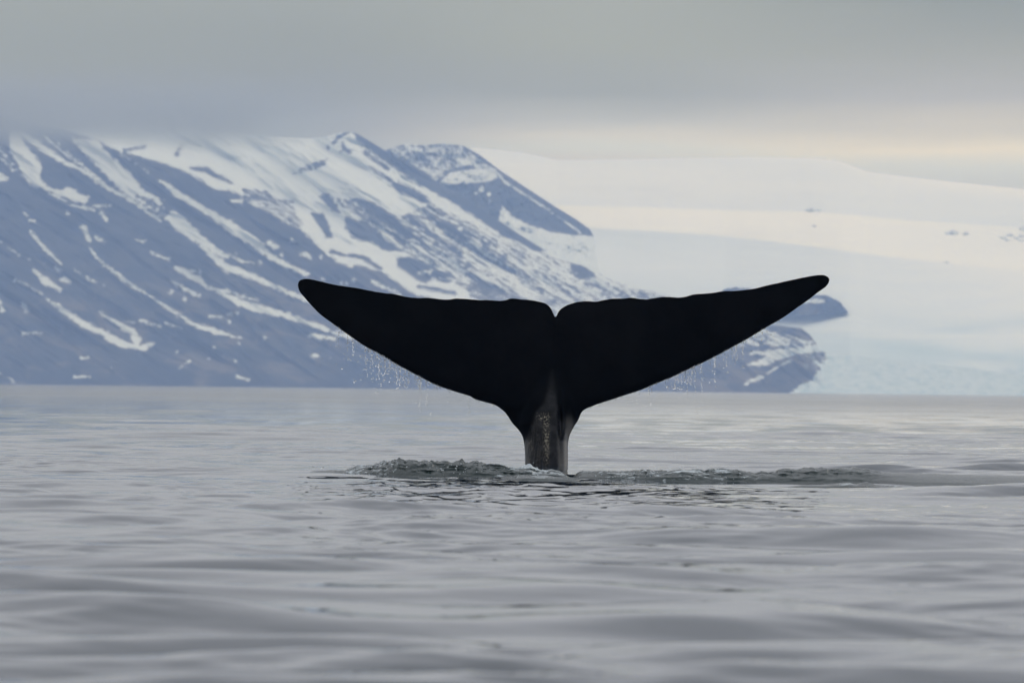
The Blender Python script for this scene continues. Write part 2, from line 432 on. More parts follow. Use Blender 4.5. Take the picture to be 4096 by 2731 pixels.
def slope_sheet(name, mat, u, vtop, Yf, Yb, nr, relief, paint, back=900, zmin=-3.0, floor=None, extra=None):
    """a mountain side from its foot at Yf up to its skyline at Yb, plus the far side down again"""
    nu = len(u)
    s = np.linspace(0, 1, nr)
    Yf = np.broadcast_to(np.asarray(Yf, float), (nu,)); Yb = np.broadcast_to(np.asarray(Yb, float), (nu,))
    if floor is None:
        vbot = hor(u) + (CAM_H - zmin) * FPX / Yf
    else: vbot = floor
    vtop = np.minimum(vtop, vbot - 2)
    V = vbot[None] + (vtop - vbot)[None] * s[:, None]
    U = np.broadcast_to(u[None], V.shape)
    Y = Yf[None] + (Yb - Yf)[None] * s[:, None] + relief(U, V, s[:, None])
    P = at(U, V, Y)
    A = paint(U, V)
    nb = 10
    top = P[-1]; k = (np.arange(1, nb + 1) / nb)[:, None, None]
    B = np.repeat(top[None], nb, 0).copy()
    B[..., 1] += k[..., 0] * back
    B[..., 2] = top[None, :, 2] + (zmin - 30 - top[None, :, 2]) * k[..., 0] ** 1.4
    B[..., 2] += fbm(B[..., 0] / 150, B[..., 1] / 150, 4, 3) * 12 * k[..., 0] * (1 - k[..., 0]) * 4
    PP = np.concatenate([P, B]); AA = {}
    for kk, a in A.items(): AA[kk] = np.concatenate([a, np.repeat(a[-1:], nb, 0)])
    o = mesh(name, PP.reshape(-1, 3), grid_faces(nr + nb, nu), mat, attrs=AA)
    return o


# --- near mountain: slopes on the left running down to the headland on the right
BOUND = q1([(-500, -40), (0, 40), (240, 150), (420, 210), (510, 240), (560, 270), (640, 300), (700, 315), (830, 350), (960, 400), (1050, 450), (1100, 485), (1200, 500), (1260, 530), (1300, 570),
            (1360, 590), (1420, 620), (1470, 660), (1540, 690)]) + \
        q2([(330, 690), (360, 730), (430, 790), (520, 840), (620, 850), (720, 880), (800, 930), (860, 980), (920, 1010)]) + \
        [(1900, 1235), (2300, 1270), (3000, 1290), (3096, 1296), (3180, 1302), (3400, 1330), (4700, 1330)]
SKY1 = [(-1300, 330), (-500, 420), (-100, 420)] + q1([(0, 80), (60, 120), (150, 150), (240, 165), (330, 170), (450, 175), (560, 165), (700, 160), (900, 165), (1100, 190), (1300, 208), (1450, 216), (1600, 224)]) + \
       q2([(440, 128), (500, 112), (550, 105), (600, 122), (700, 182), (780, 232), (900, 292), (960, 328), (1060, 402), (1200, 478), (1380, 600), (1500, 680), (1640, 768), (1700, 800),
           (1850, 850), (1920, 893), (2040, 942), (2150, 970), (2280, 998)]) + \
       [(2700, 1180), (2820, 1228), (2960, 1268), (3080, 1296), (3160, 1308), (3205, 1312), (3240, 1340), (3256, 1362), (3290, 1405)]
# past the headland the skyline of this sheet is the edge of a low lobe of ice
SKYA = SKY1 + [(3420, 1424), (3640, 1446), (3900, 1474), (4096, 1500), (4300, 1540), (4480, 1600), (4560, 1660)]


def paint_near(U, V):
    sc = 13.0
    F = np.clip(poly_sd(U, V, [(-3000, -2000)] + [(-3000, 300)] + BOUND + [(6000, 1330), (6000, -2000)]) / sc, -1.3, 1.3)
    S = np.zeros_like(F)

    def snow(d, lim=1.3):
        nonlocal F; F = np.maximum(F, np.clip(d / sc, -1.3, lim))

    def rock(d, lim=-1.3):
        nonlocal F; g = np.clip(-d / sc, lim, 1.3); F = np.minimum(F, g)

    def mixed(d, val, streak):
        nonlocal F, S; m = sstep(-14, 10, d); F = F * (1 - m) + val * m; S = np.maximum(S, m * streak)

    L = lambda pts, r: line_sd(U, V, pts, r)
    P = lambda pts: poly_sd(U, V, pts)
    # --- the upper snows: patches of bare rock on the peak and its slopes
    mixed(P(q2([(1000, 500), (1400, 690), (1640, 775), (1920, 900), (2280, 1005), (3200, 1300), (1700, 1300), (1230, 1010), (880, 790), (740, 640), (860, 560)])), .10, 1.0)
    mixed(P(q2([(470, 470), (620, 480), (700, 500), (780, 550), (900, 620), (900, 700), (820, 670), (720, 630), (600, 580), (500, 520)])), -.25, .8)
    mixed(P(q2([(880, 560), (980, 570), (1060, 600), (1200, 690), (1240, 740), (1180, 740), (1080, 690), (980, 640), (900, 600)])), -.45, .8)
    mixed(P(q2([(-40, 420), (80, 420), (160, 470), (240, 490), (260, 560), (300, 620), (260, 640), (200, 600), (100, 530), (-40, 470)])), -.05, .7)
    mixed(P(q2([(640, 280), (740, 330), (860, 400), (1000, 480), (960, 500), (860, 440), (740, 390), (680, 330)])), .25, .8)
    rock(P(q2([(560, 100), (620, 120), (780, 225), (960, 320), (1060, 395), (1200, 470), (1380, 590), (1640, 762), (1585, 772), (1480, 720), (1400, 680), (1280, 600), (1180, 535), (1080, 475), (960, 415), (860, 360), (780, 305), (720, 265), (650, 215), (600, 170)])))
    rock(L(q2([(640, 220), (700, 268), (760, 302)]), 7)); rock(L(q2([(460, 170), (500, 128), (545, 112)]), 5)); rock(L(q2([(430, 192)]), 6))
    snow(L(q2([(600, 165), (690, 235), (780, 300), (880, 365), (980, 430), (1100, 520), (1220, 610), (1330, 680), (1450, 745)]), [3, 4, 5, 4, 6, 7, 6, 8, 8]))
    mixed(P(q2([(222, 342), (290, 300), (380, 266), (442, 250), (420, 287), (340, 327), (250, 345)])), -.12, .5)
    rock(P(q2([(515, 165), (530, 200), (575, 228), (500, 222)])), -.8)
    rock(P(q2([(770, 400), (820, 385), (880, 410), (960, 455), (1000, 500), (950, 500), (900, 470), (820, 440)])))
    rock(P(q2([(385, 462), (430, 450), (470, 500), (500, 555), (465, 545), (420, 510)])))
    rock(P(q2([(340, 560), (400, 558), (432, 620), (458, 690), (425, 697), (390, 640)])))
    rock(P(q2([(528, 580), (620, 600), (700, 640), (740, 700), (790, 730), (880, 775), (740, 755), (680, 720), (620, 715), (565, 690), (532, 640)])))
    rock(P(q2([(815, 810), (900, 795), (1000, 830), (1050, 870), (1120, 880), (1140, 925), (1080, 940), (1010, 920), (980, 945), (920, 925), (870, 885), (815, 850)])))
    snow(L(q2([(940, 885), (1000, 880)]), 8)); snow(L(q2([(1050, 915), (1150, 930), (1220, 945)]), [5, 8, 8]))
    mixed(P(q2([(1200, 950), (1290, 945), (1400, 985), (1500, 1040), (1700, 1120), (1220, 1020)])), -.35, 1.0)
    rock(P(q2([(1775, 838), (1860, 850), (1915, 890), (1890, 920), (1820, 900), (1765, 870)])), -.6)
    rock(L(q2([(450, 770), (520, 790)]), 6)); rock(L(q2([(550, 790), (620, 800), (720, 862)]), [6, 9, 7])); rock(L(q2([(930, 962), (1020, 975), (1130, 1002)]), [4, 8, 6]))
    rock(L(q1([(985, 377), (1060, 388), (1130, 425), (1190, 450)]), [5, 11, 9, 3])); rock(L(q1([(640, 287), (750, 262)]), [6, 3]), -.7)
    rock(L(q1([(910, 302)]), 8)); rock(L(q1([(915, 285), (940, 255)]), 3), -.5)
    # --- snow lying in the gullies of the left slopes
    snow(P(q1([(45, 185), (85, 182), (105, 215), (140, 265), (175, 300), (210, 350), (215, 400), (215, 440), (250, 470), (310, 495), (345, 475), (390, 490), (425, 515), (460, 520), (455, 550), (430, 562), (380, 548), (330, 530), (250, 498), (190, 478), (140, 452), (110, 400), (85, 345), (50, 290), (46, 240)])))
    snow(L(q1([(240, 498), (370, 565), (485, 592)]), [5, 5, 5])); snow(L(q1([(480, 572), (560, 568)]), 5)); snow(L(q1([(520, 605), (548, 640)]), 9))
    snow(P(q1([(-200, 330), (0, 398), (30, 415), (48, 440), (0, 446), (-200, 380)])))
    snow(L(q1([(-100, 220), (0, 285), (60, 350), (110, 412)]), [4, 4, 3, 3])); snow(L(q1([(0, 320), (70, 390)]), 2.5))
    snow(L(q1([(110, 200), (180, 245), (250, 292), (330, 345), (420, 385), (500, 440), (600, 505), (690, 550), (760, 595), (820, 640)]), [10, 15, 14, 9, 8, 10, 8, 9, 8, 6]))
    snow(L(q1([(270, 222), (400, 345), (560, 468)]), [3, 4, 2])); snow(L(q1([(230, 215), (330, 300), (400, 350)]), [6, 4, 2]))
    snow(P(q1([(360, 215), (510, 230), (540, 290), (600, 335), (650, 375), (690, 430), (740, 490), (800, 520), (835, 545), (832, 565), (760, 545), (700, 520), (690, 552), (650, 530), (600, 470), (540, 410), (470, 340), (420, 290)])))
    snow(L(q1([(620, 300), (690, 350), (760, 400)]), [3, 3, 1]))
    mixed(P(q1([(695, 520), (845, 545), (850, 600), (960, 640), (1050, 720), (1180, 840), (1060, 815), (940, 715), (820, 640), (720, 580)])), .05, .6)
    snow(P(q1([(850, 620), (890, 588), (960, 640), (1000, 680), (1050, 730), (1110, 780), (1180, 832), (1140, 842), (1060, 795), (980, 745), (900, 690), (840, 645)])))
    snow(L(q1([(1060, 800), (1160, 885), (1300, 930), (1440, 1000), (1560, 1045), (1700, 1100)]), [10, 17, 12, 11, 11, 8])); snow(L(q1([(1100, 800), (1250, 855)]), 7))
    snow(L(q1([(820, 435), (900, 500), (1000, 560), (1100, 620), (1200, 690), (1300, 750), (1380, 820), (1480, 880), (1580, 922)]), [5, 14, 13, 15, 22, 20, 13, 11, 8]))
    snow(L(q1([(910, 890), (1000, 938), (1100, 1000), (1220, 1060), (1330, 1098), (1450, 1125), (1580, 1170), (1700, 1215), (1790, 1245)]), [12, 13, 7, 14, 17, 14, 10, 9, 8]))
    snow(L(q1([(1100, 995), (1200, 1022), (1330, 1058)]), [8, 8, 4])); snow(L(q1([(880, 955), (950, 1000), (1030, 1030)]), [4, 10, 5])); snow(L(q1([(915, 895), (1035, 912)]), [10, 5]))
    snow(L(q1([(1600, 1235), (1720, 1252)]), [13, 8])); snow(L(q1([(1740, 1160), (1799, 1240)]), [8, 10]))
    snow(L(q1([(160, 705), (230, 790), (315, 868)]), [7, 7, 4]))
    snow(L(q1([(430, 682), (458, 742)]), [13, 11])); snow(L(q1([(458, 780), (520, 860), (600, 920), (680, 980), (738, 1012)]), [5, 7, 8, 7, 5])); snow(L(q1([(490, 730), (537, 757)]), 7))
    snow(L(q1([(740, 1012), (830, 1075), (900, 1120), (1000, 1180), (1100, 1215), (1240, 1250)]), [3, 7, 6, 9, 12, 4]))
    snow(L(q1([(235, 1040), (260, 1060), (330, 1110), (420, 1170), (520, 1220), (620, 1275), (720, 1300), (790, 1280)]), [3, 7, 13, 14, 13, 16, 13, 6]))
    snow(L(q1([(510, 1115), (600, 1175), (680, 1215), (705, 1260), (700, 1290)]), [4, 7, 15, 17, 15]))
    snow(L(q1([(170, 895), (230, 955), (310, 1000)]), [5, 17, 6])); snow(L(q1([(325, 945), (358, 955)]), 10))
    for p, r in [([(285, 890), (308, 900)], 10), ([(75, 950), (140, 980)], 8), ([(165, 995), (215, 1025)], 5), ([(122, 1080), (138, 1105)], 12), ([(-80, 690), (0, 750), (95, 822)], 4),
                 ([(0, 1060), (15, 1110)], 8), ([(115, 1225), (190, 1220)], 7), ([(155, 648), (178, 645)], 8), ([(125, 605), (140, 622)], 7), ([(350, 608)], 8), ([(705, 748), (745, 752)], 6),
                 ([(775, 805), (820, 830), (865, 845)], 7), ([(720, 1160), (830, 1190)], 6), ([(850, 1170), (960, 1205)], 5), ([(1080, 1140), (1130, 1138)], 7), ([(1170, 1130), (1215, 1118)], 8),
                 ([(1180, 1160)], 8), ([(415, 1350), (455, 1350)], 6), ([(385, 1448), (455, 1446)], 6), ([(1210, 1368)], 11), ([(925, 1400), (975, 1365)], 7), ([(1215, 1440), (1275, 1465)], 7),
                 ([(1605, 1340), (1635, 1342)], 7), ([(1500, 750)], 11), ([(1555, 815), (1590, 828)], 11), ([(1650, 830)], 8), ([(1340, 860)], 11), ([(1385, 765), (1420, 785)], 9), ([(1445, 820)], 9),
                 ([(1215, 810)], 7), ([(1195, 548), (1245, 546)], 8), ([(880, 1015)], 8), ([(950, 1050)], 10), ([(450, 940), (495, 965)], 4), ([(385, 900), (410, 915)], 3), ([(1270, 860), (1300, 862)], 4),
                 ([(-60, 1390), (0, 1430), (60, 1460), (75, 1482)], 2.5), ([(910, 1318)], 6), ([(1100, 1300)], 7), ([(1230, 1278)], 7), ([(1690, 1355)], 5), ([(1075, 1352)], 5), ([(640, 1165), (690, 1168)], 4),
                 ([(535, 975)], 5), ([(150, 848)], 6), ([(230, 865)], 5), ([(1665, 945)], 7), ([(1205, 640)], 5), ([(575, 1395)], 4), ([(210, 1225)], 5), ([(1360, 1245)], 5)]:
        snow(L(q1(p), rs_(r, .88)), .75)
    for p, r in [([(225, 710), (245, 715)], 7), ([(110, 720), (150, 745)], 9), ([(175, 790)], 8), ([(300, 790), (330, 795)], 9), ([(390, 797)], 6), ([(60, 830)], 9), ([(400, 920)], 8), ([(570, 925)], 9),
                 ([(680, 935), (760, 975), (830, 1010)], 8), ([(510, 940), (540, 950)], 6), ([(480, 820), (560, 845)], 8)]:
        snow(L(q2(p), r), .75)
    # --- headland to the right of the whale
    snow(P(q5([(1600, 690), (1620, 665), (1800, 652), (2060, 618), (2200, 600), (2220, 660), (2100, 680), (1960, 692), (1850, 722), (1700, 782), (1555, 772), (1640, 742), (1720, 702)])), .55)
    mixed(P(q5([(2030, 690), (2200, 700), (2200, 800), (2080, 840), (1980, 770)])), -.05, .8)
    snow(L(q5([(1570, 912), (1640, 880), (1690, 862)]), [6, 9, 6]), 1); snow(L(q5([(1800, 560), (1850, 592)]), [5, 8]), 1); snow(L(q5([(1940, 590), (2060, 600)]), [2, 6]), 1)
    snow(L(q5([(1900, 740), (1800, 790), (1720, 840)]), [5, 4, 2]), .5)
    snow(P([(3150, 1576), (3192, 1544), (3245, 1518), (3275, 1475), (3296, 1440), (3300, 1400), (3500, 1300), (4900, 1300), (4900, 1760), (3140, 1760)]), 1.3)
    F = np.where((U > 3320) & (F > .8), 4.0, F)
    return {'snow': F, 'streak': S, 'ice': sstep(3080, 3200, U) * sstep(1330, 1440, V)}


def relief_near(U, V, s):
    a = R(33); c, sn = math.cos(a), math.sin(a)
    along = U * c + V * sn; across = -U * sn + V * c
    g = fbm(across / 60 + .5 * fbm(along / 300, across / 200, 2, 8), along / 420, 6, 61, .55)
    r2 = np.abs(fbm(across / 130, along / 700, 4, 91, .5))
    step = sstep(-20, 90, poly_sd(U, V, [(-3000, -2000), (-3000, 300)] + BOUND + [(6000, 1330), (6000, -2000)]))
    return sstep(3380, 3230, U) * (g * 70 - r2 * 160) * (.15 + .85 * np.minimum(s * 4, 1)) + 500 * step * np.minimum(s * 2, 1)


u = np.linspace(-1300, 4560, 1400)
mt = slope_sheet('mountain', mountain_mat('mountain_near'), u, interp(SKYA, u), 11500, interp([(-1300, 13300), (2300, 13100), (3000, 12300), (3300, 11900), (4560, 11750)], u), 270,
                 relief_near, paint_near)
tag(mt, 'blue-grey rocky mountain streaked with snow gullies, left of the whale', kind='structure')

# --- the farther peak behind its right shoulder
def paint_far(U, V):
    sc = 10.0
    F = np.full(U.shape, -1.2); S = np.zeros(U.shape)
    L = lambda pts, r: line_sd(U, V, q2(pts), r); P = lambda pts: poly_sd(U, V, q2(pts))
    m = sstep(-12, 12, P([(700, 150), (1150, 150), (1190, 200), (1260, 240), (1360, 310), (1360, 370), (1200, 300), (1100, 330), (1040, 400), (960, 340), (700, 220)]))
    F = F * (1 - m) + .12 * m; S = m * .2
    for d, l in [(P([(1030, 397), (1110, 330), (1250, 310), (1360, 308), (1372, 358), (1320, 385), (1160, 397), (1060, 409)]), 1.2), (P([(1130, 260), (1210, 255), (1240, 290), (1150, 300)]), .8),
                 (L([(1370, 340), (1430, 400), (1550, 472), (1700, 572), (1830, 668)], [6, 6, 4, 3, 4]), 1.2), (L([(1280, 425)], 13), 1), (L([(1320, 455)], 9), 1), (L([(1250, 450)], 6), .8),
                 (L([(1150, 485)], 10), .9), (L([(1325, 498)], 6), .9), (L([(1400, 525), (1420, 570)], [6, 16]), 1.2),
                 (P([(1385, 540), (1440, 570), (1550, 622), (1640, 652), (1760, 672), (1960, 690), (2000, 900), (1500, 900), (1370, 610)]), 1.2)]:
        F = np.maximum(F, np.clip(d / sc, -1.2, l))
    F = np.where((V > 940) & (F > .8), 4.0, F)
    return {'snow': F, 'streak': S, 'ice': .12 * sstep(900, 960, V)}


u = np.linspace(1380, 2420, 360)
SKY3 = q2([(520, 400), (640, 260), (760, 205), (850, 178), (960, 182), (1080, 172), (1180, 184), (1280, 242), (1380, 318), (1500, 398), (1600, 463), (1700, 528), (1800, 588), (1880, 645), (1910, 700), (1965, 930)])
mt3 = slope_sheet('mountain', mountain_mat('mountain_far', 32, amp=.8), u, interp(SKY3, u), 13600, interp([(1380, 14500), (2360, 14300), (2420, 14000)], u), 170,
                  lambda U, V, s: fbm(U / 60, V / 60, 5, 71) * 90 * np.minimum(s * 4, 1), paint_far, floor=np.full(len(u), 1130.0))
tag(mt3, 'farther blue-grey peak with a white snow basin, behind the near mountain', kind='structure')

# --- ice cap and glacier
ICE = [(1300, 640), (1900, 590), (2084, 609), (2229, 639), (2500, 638), (2700, 633), (2975, 628), (3261, 632), (3357, 645), (3469, 686), (3600, 704), (3795, 726), (4096, 757), (4500, 790), (5600, 830)]
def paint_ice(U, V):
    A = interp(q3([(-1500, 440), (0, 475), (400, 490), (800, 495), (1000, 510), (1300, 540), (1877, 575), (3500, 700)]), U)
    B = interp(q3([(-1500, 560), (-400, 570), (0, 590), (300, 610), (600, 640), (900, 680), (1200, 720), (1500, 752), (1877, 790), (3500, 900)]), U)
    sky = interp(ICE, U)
    t = .78 + .10 * sstep(60, 0, V - sky) * sstep(2900, 3900, U) + .12 * sstep(A - 5, A + 9, V) - .04 * sstep(A - 60, A - 5, V) * sstep(A + 5, A - 2, V)  # sunlit band between A and B painted as lighter, creamier snow
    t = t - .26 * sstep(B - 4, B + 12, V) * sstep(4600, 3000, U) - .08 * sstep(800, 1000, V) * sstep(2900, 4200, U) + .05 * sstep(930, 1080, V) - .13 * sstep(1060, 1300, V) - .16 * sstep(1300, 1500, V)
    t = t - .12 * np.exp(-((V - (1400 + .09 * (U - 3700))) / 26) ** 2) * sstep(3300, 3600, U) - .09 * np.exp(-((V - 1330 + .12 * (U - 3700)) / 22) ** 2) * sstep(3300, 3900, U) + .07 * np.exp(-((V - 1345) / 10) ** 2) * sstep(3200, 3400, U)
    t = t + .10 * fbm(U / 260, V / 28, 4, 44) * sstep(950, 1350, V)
    c = sstep(1380, 1540, V) * sstep(3150, 3700, U)
    # stones melting out far up the ice
    return {'firn_sun': t, 'crevasse': c}


def relief_ice(U, V, s):
    return 70 * fbm(U / 700, V / 160, 4, 15) * np.minimum(s * 5, 1) + 14 * fbm(U / 70, V / 14, 4, 18) * sstep(1300, 1550, V)


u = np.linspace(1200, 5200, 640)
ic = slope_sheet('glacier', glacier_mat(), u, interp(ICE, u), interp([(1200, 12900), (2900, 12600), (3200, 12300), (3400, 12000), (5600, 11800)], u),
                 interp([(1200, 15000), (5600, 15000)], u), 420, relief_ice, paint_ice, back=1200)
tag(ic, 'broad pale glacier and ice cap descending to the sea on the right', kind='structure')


def outcrop(px0, px1, top, bot, Y, depth, label, patch=None, seed=0, n=60):
    """a knob of rock standing out of the ice, with real depth"""
    u = np.linspace(px0, px1, n)
    vt = interp(top, u) + fbm(u / 14, u * 0 + seed, 3, seed) * min(5, .12 * (px1 - px0)); vb = interp(bot, u)
    rows = 22
    Y = np.array([ice_Y(a, b) for a, b in zip(u, vb)]) + (Y if Y < 1000 else 0)
    s = np.linspace(0, 1, rows)[:, None]
    V = vb + (np.minimum(vt, vb - .5) - vb) * s; U = np.broadcast_to(u, V.shape)
    depth = depth * .5 if px1 - px0 > 300 else depth * .3
    side = np.sin(np.pi * (U - px0) / (px1 - px0)) ** .5
    Yy = Y - depth * side * np.cos(s * math.pi / 2) + fbm(U / 16, V / 12, 4, seed + 5) * depth * .25
    F = at(U, V, Yy); B = F.copy(); B[..., 1] = 2 * Y + depth * .4 - F[..., 1]
    F[0, :, 2] -= 2; B[0, :, 2] -= 2
    P = np.concatenate([F, B[::-1]])
    sn = np.full(P.shape[:2], -1.2 if px1 - px0 > 300 else .32)
    if patch is not None:
        q = np.clip(poly_sd(U, V, patch) / 8, -1.2, .9); sn[:rows] = q
    o = mesh('rock_outcrop', P.reshape(-1, 3), grid_faces(2 * rows, n), ROCK, attrs={'snow': sn, 'streak': sn * 0})
    return tag(o, label, 'rock outcrop')


ROCK = mountain_mat('outcrop_rock', 10, amp=.6)
# the ice surface lies at these distances where the outcrops break through it
def ice_Y(px, py):
    yf = float(interp([(1200, 12900), (2900, 12600), (3200, 12300), (3400, 12000), (5600, 11800)], px)); vt = float(interp(ICE, px)); vb = float(hor(px) + 10)
    s_ = (vb - py) / (vb - vt)
    return yf + (15000 - yf) * s_ + float(relief_ice(np.array([[px]]), np.array([[py]]), np.array([[s_]]))[0, 0]) + 30
outcrop(2860, 3392, [(2860, 1185), (2900, 1156), (2947, 1149), (3000, 1155), (3100, 1168), (3200, 1176), (3277, 1177), (3309, 1183), (3341, 1196), (3370, 1218), (3392, 1247)],
        [(2860, 1230), (3100, 1250), (3202, 1256), (3269, 1252), (3330, 1246), (3392, 1248)], -70, 180, 'dark rounded rock ridge with a snow patch, just below the whale\'s right fluke tip',
        patch=[(3225, 1200), (3260, 1192), (3300, 1200), (3304, 1211), (3260, 1214), (3180, 1212)], seed=3, n=110)
outcrop(3222, 3262, [(3222, 840), (3232, 834), (3250, 836), (3262, 841)], [(3222, 843), (3262, 843)], -30, 60, 'small dark rock speck high on the bright ice, left of a paler one', seed=11, n=16)
outcrop(3264, 3286, [(3264, 839), (3272, 835), (3286, 839)], [(3264, 841), (3286, 841)], -30, 50, 'tiny pale rock speck just right of a darker speck high on the ice', seed=14, n=12)
outcrop(3778, 3835, [(3778, 932), (3795, 926), (3815, 922), (3835, 930)], [(3778, 934), (3835, 934)], -30, 70, 'low rock speck on the ice, leftmost of the row at right', seed=17, n=18)
outcrop(3850, 3878, [(3850, 933), (3864, 926), (3878, 933)], [(3850, 935), (3878, 935)], -30, 60, 'small rock speck on the ice, second in the row at right', seed=19, n=14)
for k_, (ox, oy, ow, oh) in enumerate([(4012, 949, 15, 6), (4042, 941, 17, 8), (4066, 951, 13, 6), (4090, 944, 14, 7), (4031, 959, 12, 5), (4084, 960, 15, 5), (4120, 950, 20, 8)]):
    outcrop(ox - ow, ox + ow, [(ox - ow, oy), (ox - ow * .3, oy - oh), (ox + ow * .4, oy - oh * .7), (ox + ow, oy)], [(ox - ow, oy + 1), (ox + ow, oy + 1)], -30, 60,
            ['leftmost small rock of the cluster on the ice at the right edge', 'tallest small rock of the cluster on the ice, second from its left',
             'low rock in the middle row of the cluster at the right edge', 'upper rock of the cluster close to the right edge of the ice',
             'small low rock at the front of the cluster, nearer its left end', 'small low rock at the front of the cluster, nearer its right end',
             'rock at the far right end of the cluster, cut by the photo edge'][k_], seed=23 + k_, n=14)['group'] = 'rocks clustered on the ice at the right edge'
outcrop(4076, 4110, [(4076, 915), (4090, 904), (4110, 912)], [(4076, 918), (4110, 918)], -30, 60, 'small rock speck on the ice just above the cluster of rocks at right', seed=29, n=14)
outcrop(3248, 3264, [(3248, 903), (3256, 899), (3264, 903)], [(3248, 905), (3264, 905)], -30, 40, 'tiny lone rock dot on the ice below the two upper specks', seed=31, n=10)
outcrop(3775, 3796, [(3775, 1046), (3785, 1041), (3796, 1046)], [(3775, 1048), (3796, 1048)], -30, 50, 'faint lone rock dot halfway down the ice at right', seed=37, n=10)


# ------------------------------------------------------------------ the whale's tail
OUT_TOP_L = [(1191, 1141), (1195, 1126), (1207, 1118), (1226, 1115), (1250, 1118), (1289, 1127), (1332, 1137), (1380, 1145), (1435, 1153), (1489, 1164), (1538, 1172), (1574, 1176), (1622, 1186), (1671, 1192), (1713, 1191),
             (1756, 1196), (1792, 1198), (1828, 1194), (1877, 1197), (1919, 1200), (1956, 1200), (1998, 1203), (2022, 1200), (2046, 1194), (2083, 1197), (2125, 1201), (2168, 1209), (2189, 1218), (2204, 1235), (2213, 1253), (2219, 1265), (2223, 1267)]
OUT_TOP_R = [(2226, 1264), (2230, 1255), (2238, 1241), (2254, 1228), (2278, 1217), (2320, 1206), (2357, 1205), (2384, 1206), (2416, 1200), (2448, 1195), (2485, 1194), (2527, 1191), (2554, 1195), (2586, 1197), (2612, 1193), (2650, 1188), (2676, 1188),
             (2708, 1190), (2740, 1187), (2777, 1177), (2809, 1175), (2852, 1171), (2894, 1165), (2947, 1163), (3000, 1157), (3027, 1152), (3069, 1141), (3117, 1131), (3170, 1119), (3224, 1108), (3266, 1100.5), (3293, 1100), (3311, 1107), (3318, 1118)]
OUT_BOT_R = [(3318, 1118), (3314, 1132), (3301, 1148), (3271, 1170), (3234, 1199), (3192, 1228), (3133, 1270), (3080, 1300), (3032, 1329), (2979, 1361), (2926, 1390), (2867, 1422), (2809, 1451), (2751, 1478), (2687, 1508), (2628, 1532), (2565, 1559),
             (2490, 1583), (2426, 1604), (2379, 1620), (2340, 1637), (2325, 1652), (2313, 1679), (2294, 1710), (2279, 1740), (2273, 1771), (2272, 1809), (2272, 1847), (2272, 1886), (2273, 1930), (2276, 2060)]
OUT_BOT_L = [(2098, 2060), (2100, 1930), (2100, 1865), (2100, 1828), (2098, 1790), (2093, 1756), (2084, 1733), (2068, 1712), (2049, 1692), (2034, 1668), (2019, 1648), (2001, 1633), (1977, 1618), (1938, 1607), (1900, 1596), (1877, 1583), (1816, 1564),
             (1756, 1544), (1695, 1515), (1635, 1483), (1574, 1450), (1513, 1413), (1453, 1380), (1392, 1338), (1332, 1295), (1283, 1259), (1247, 1223), (1217, 1189), (1198, 1165), (1191, 1141)]


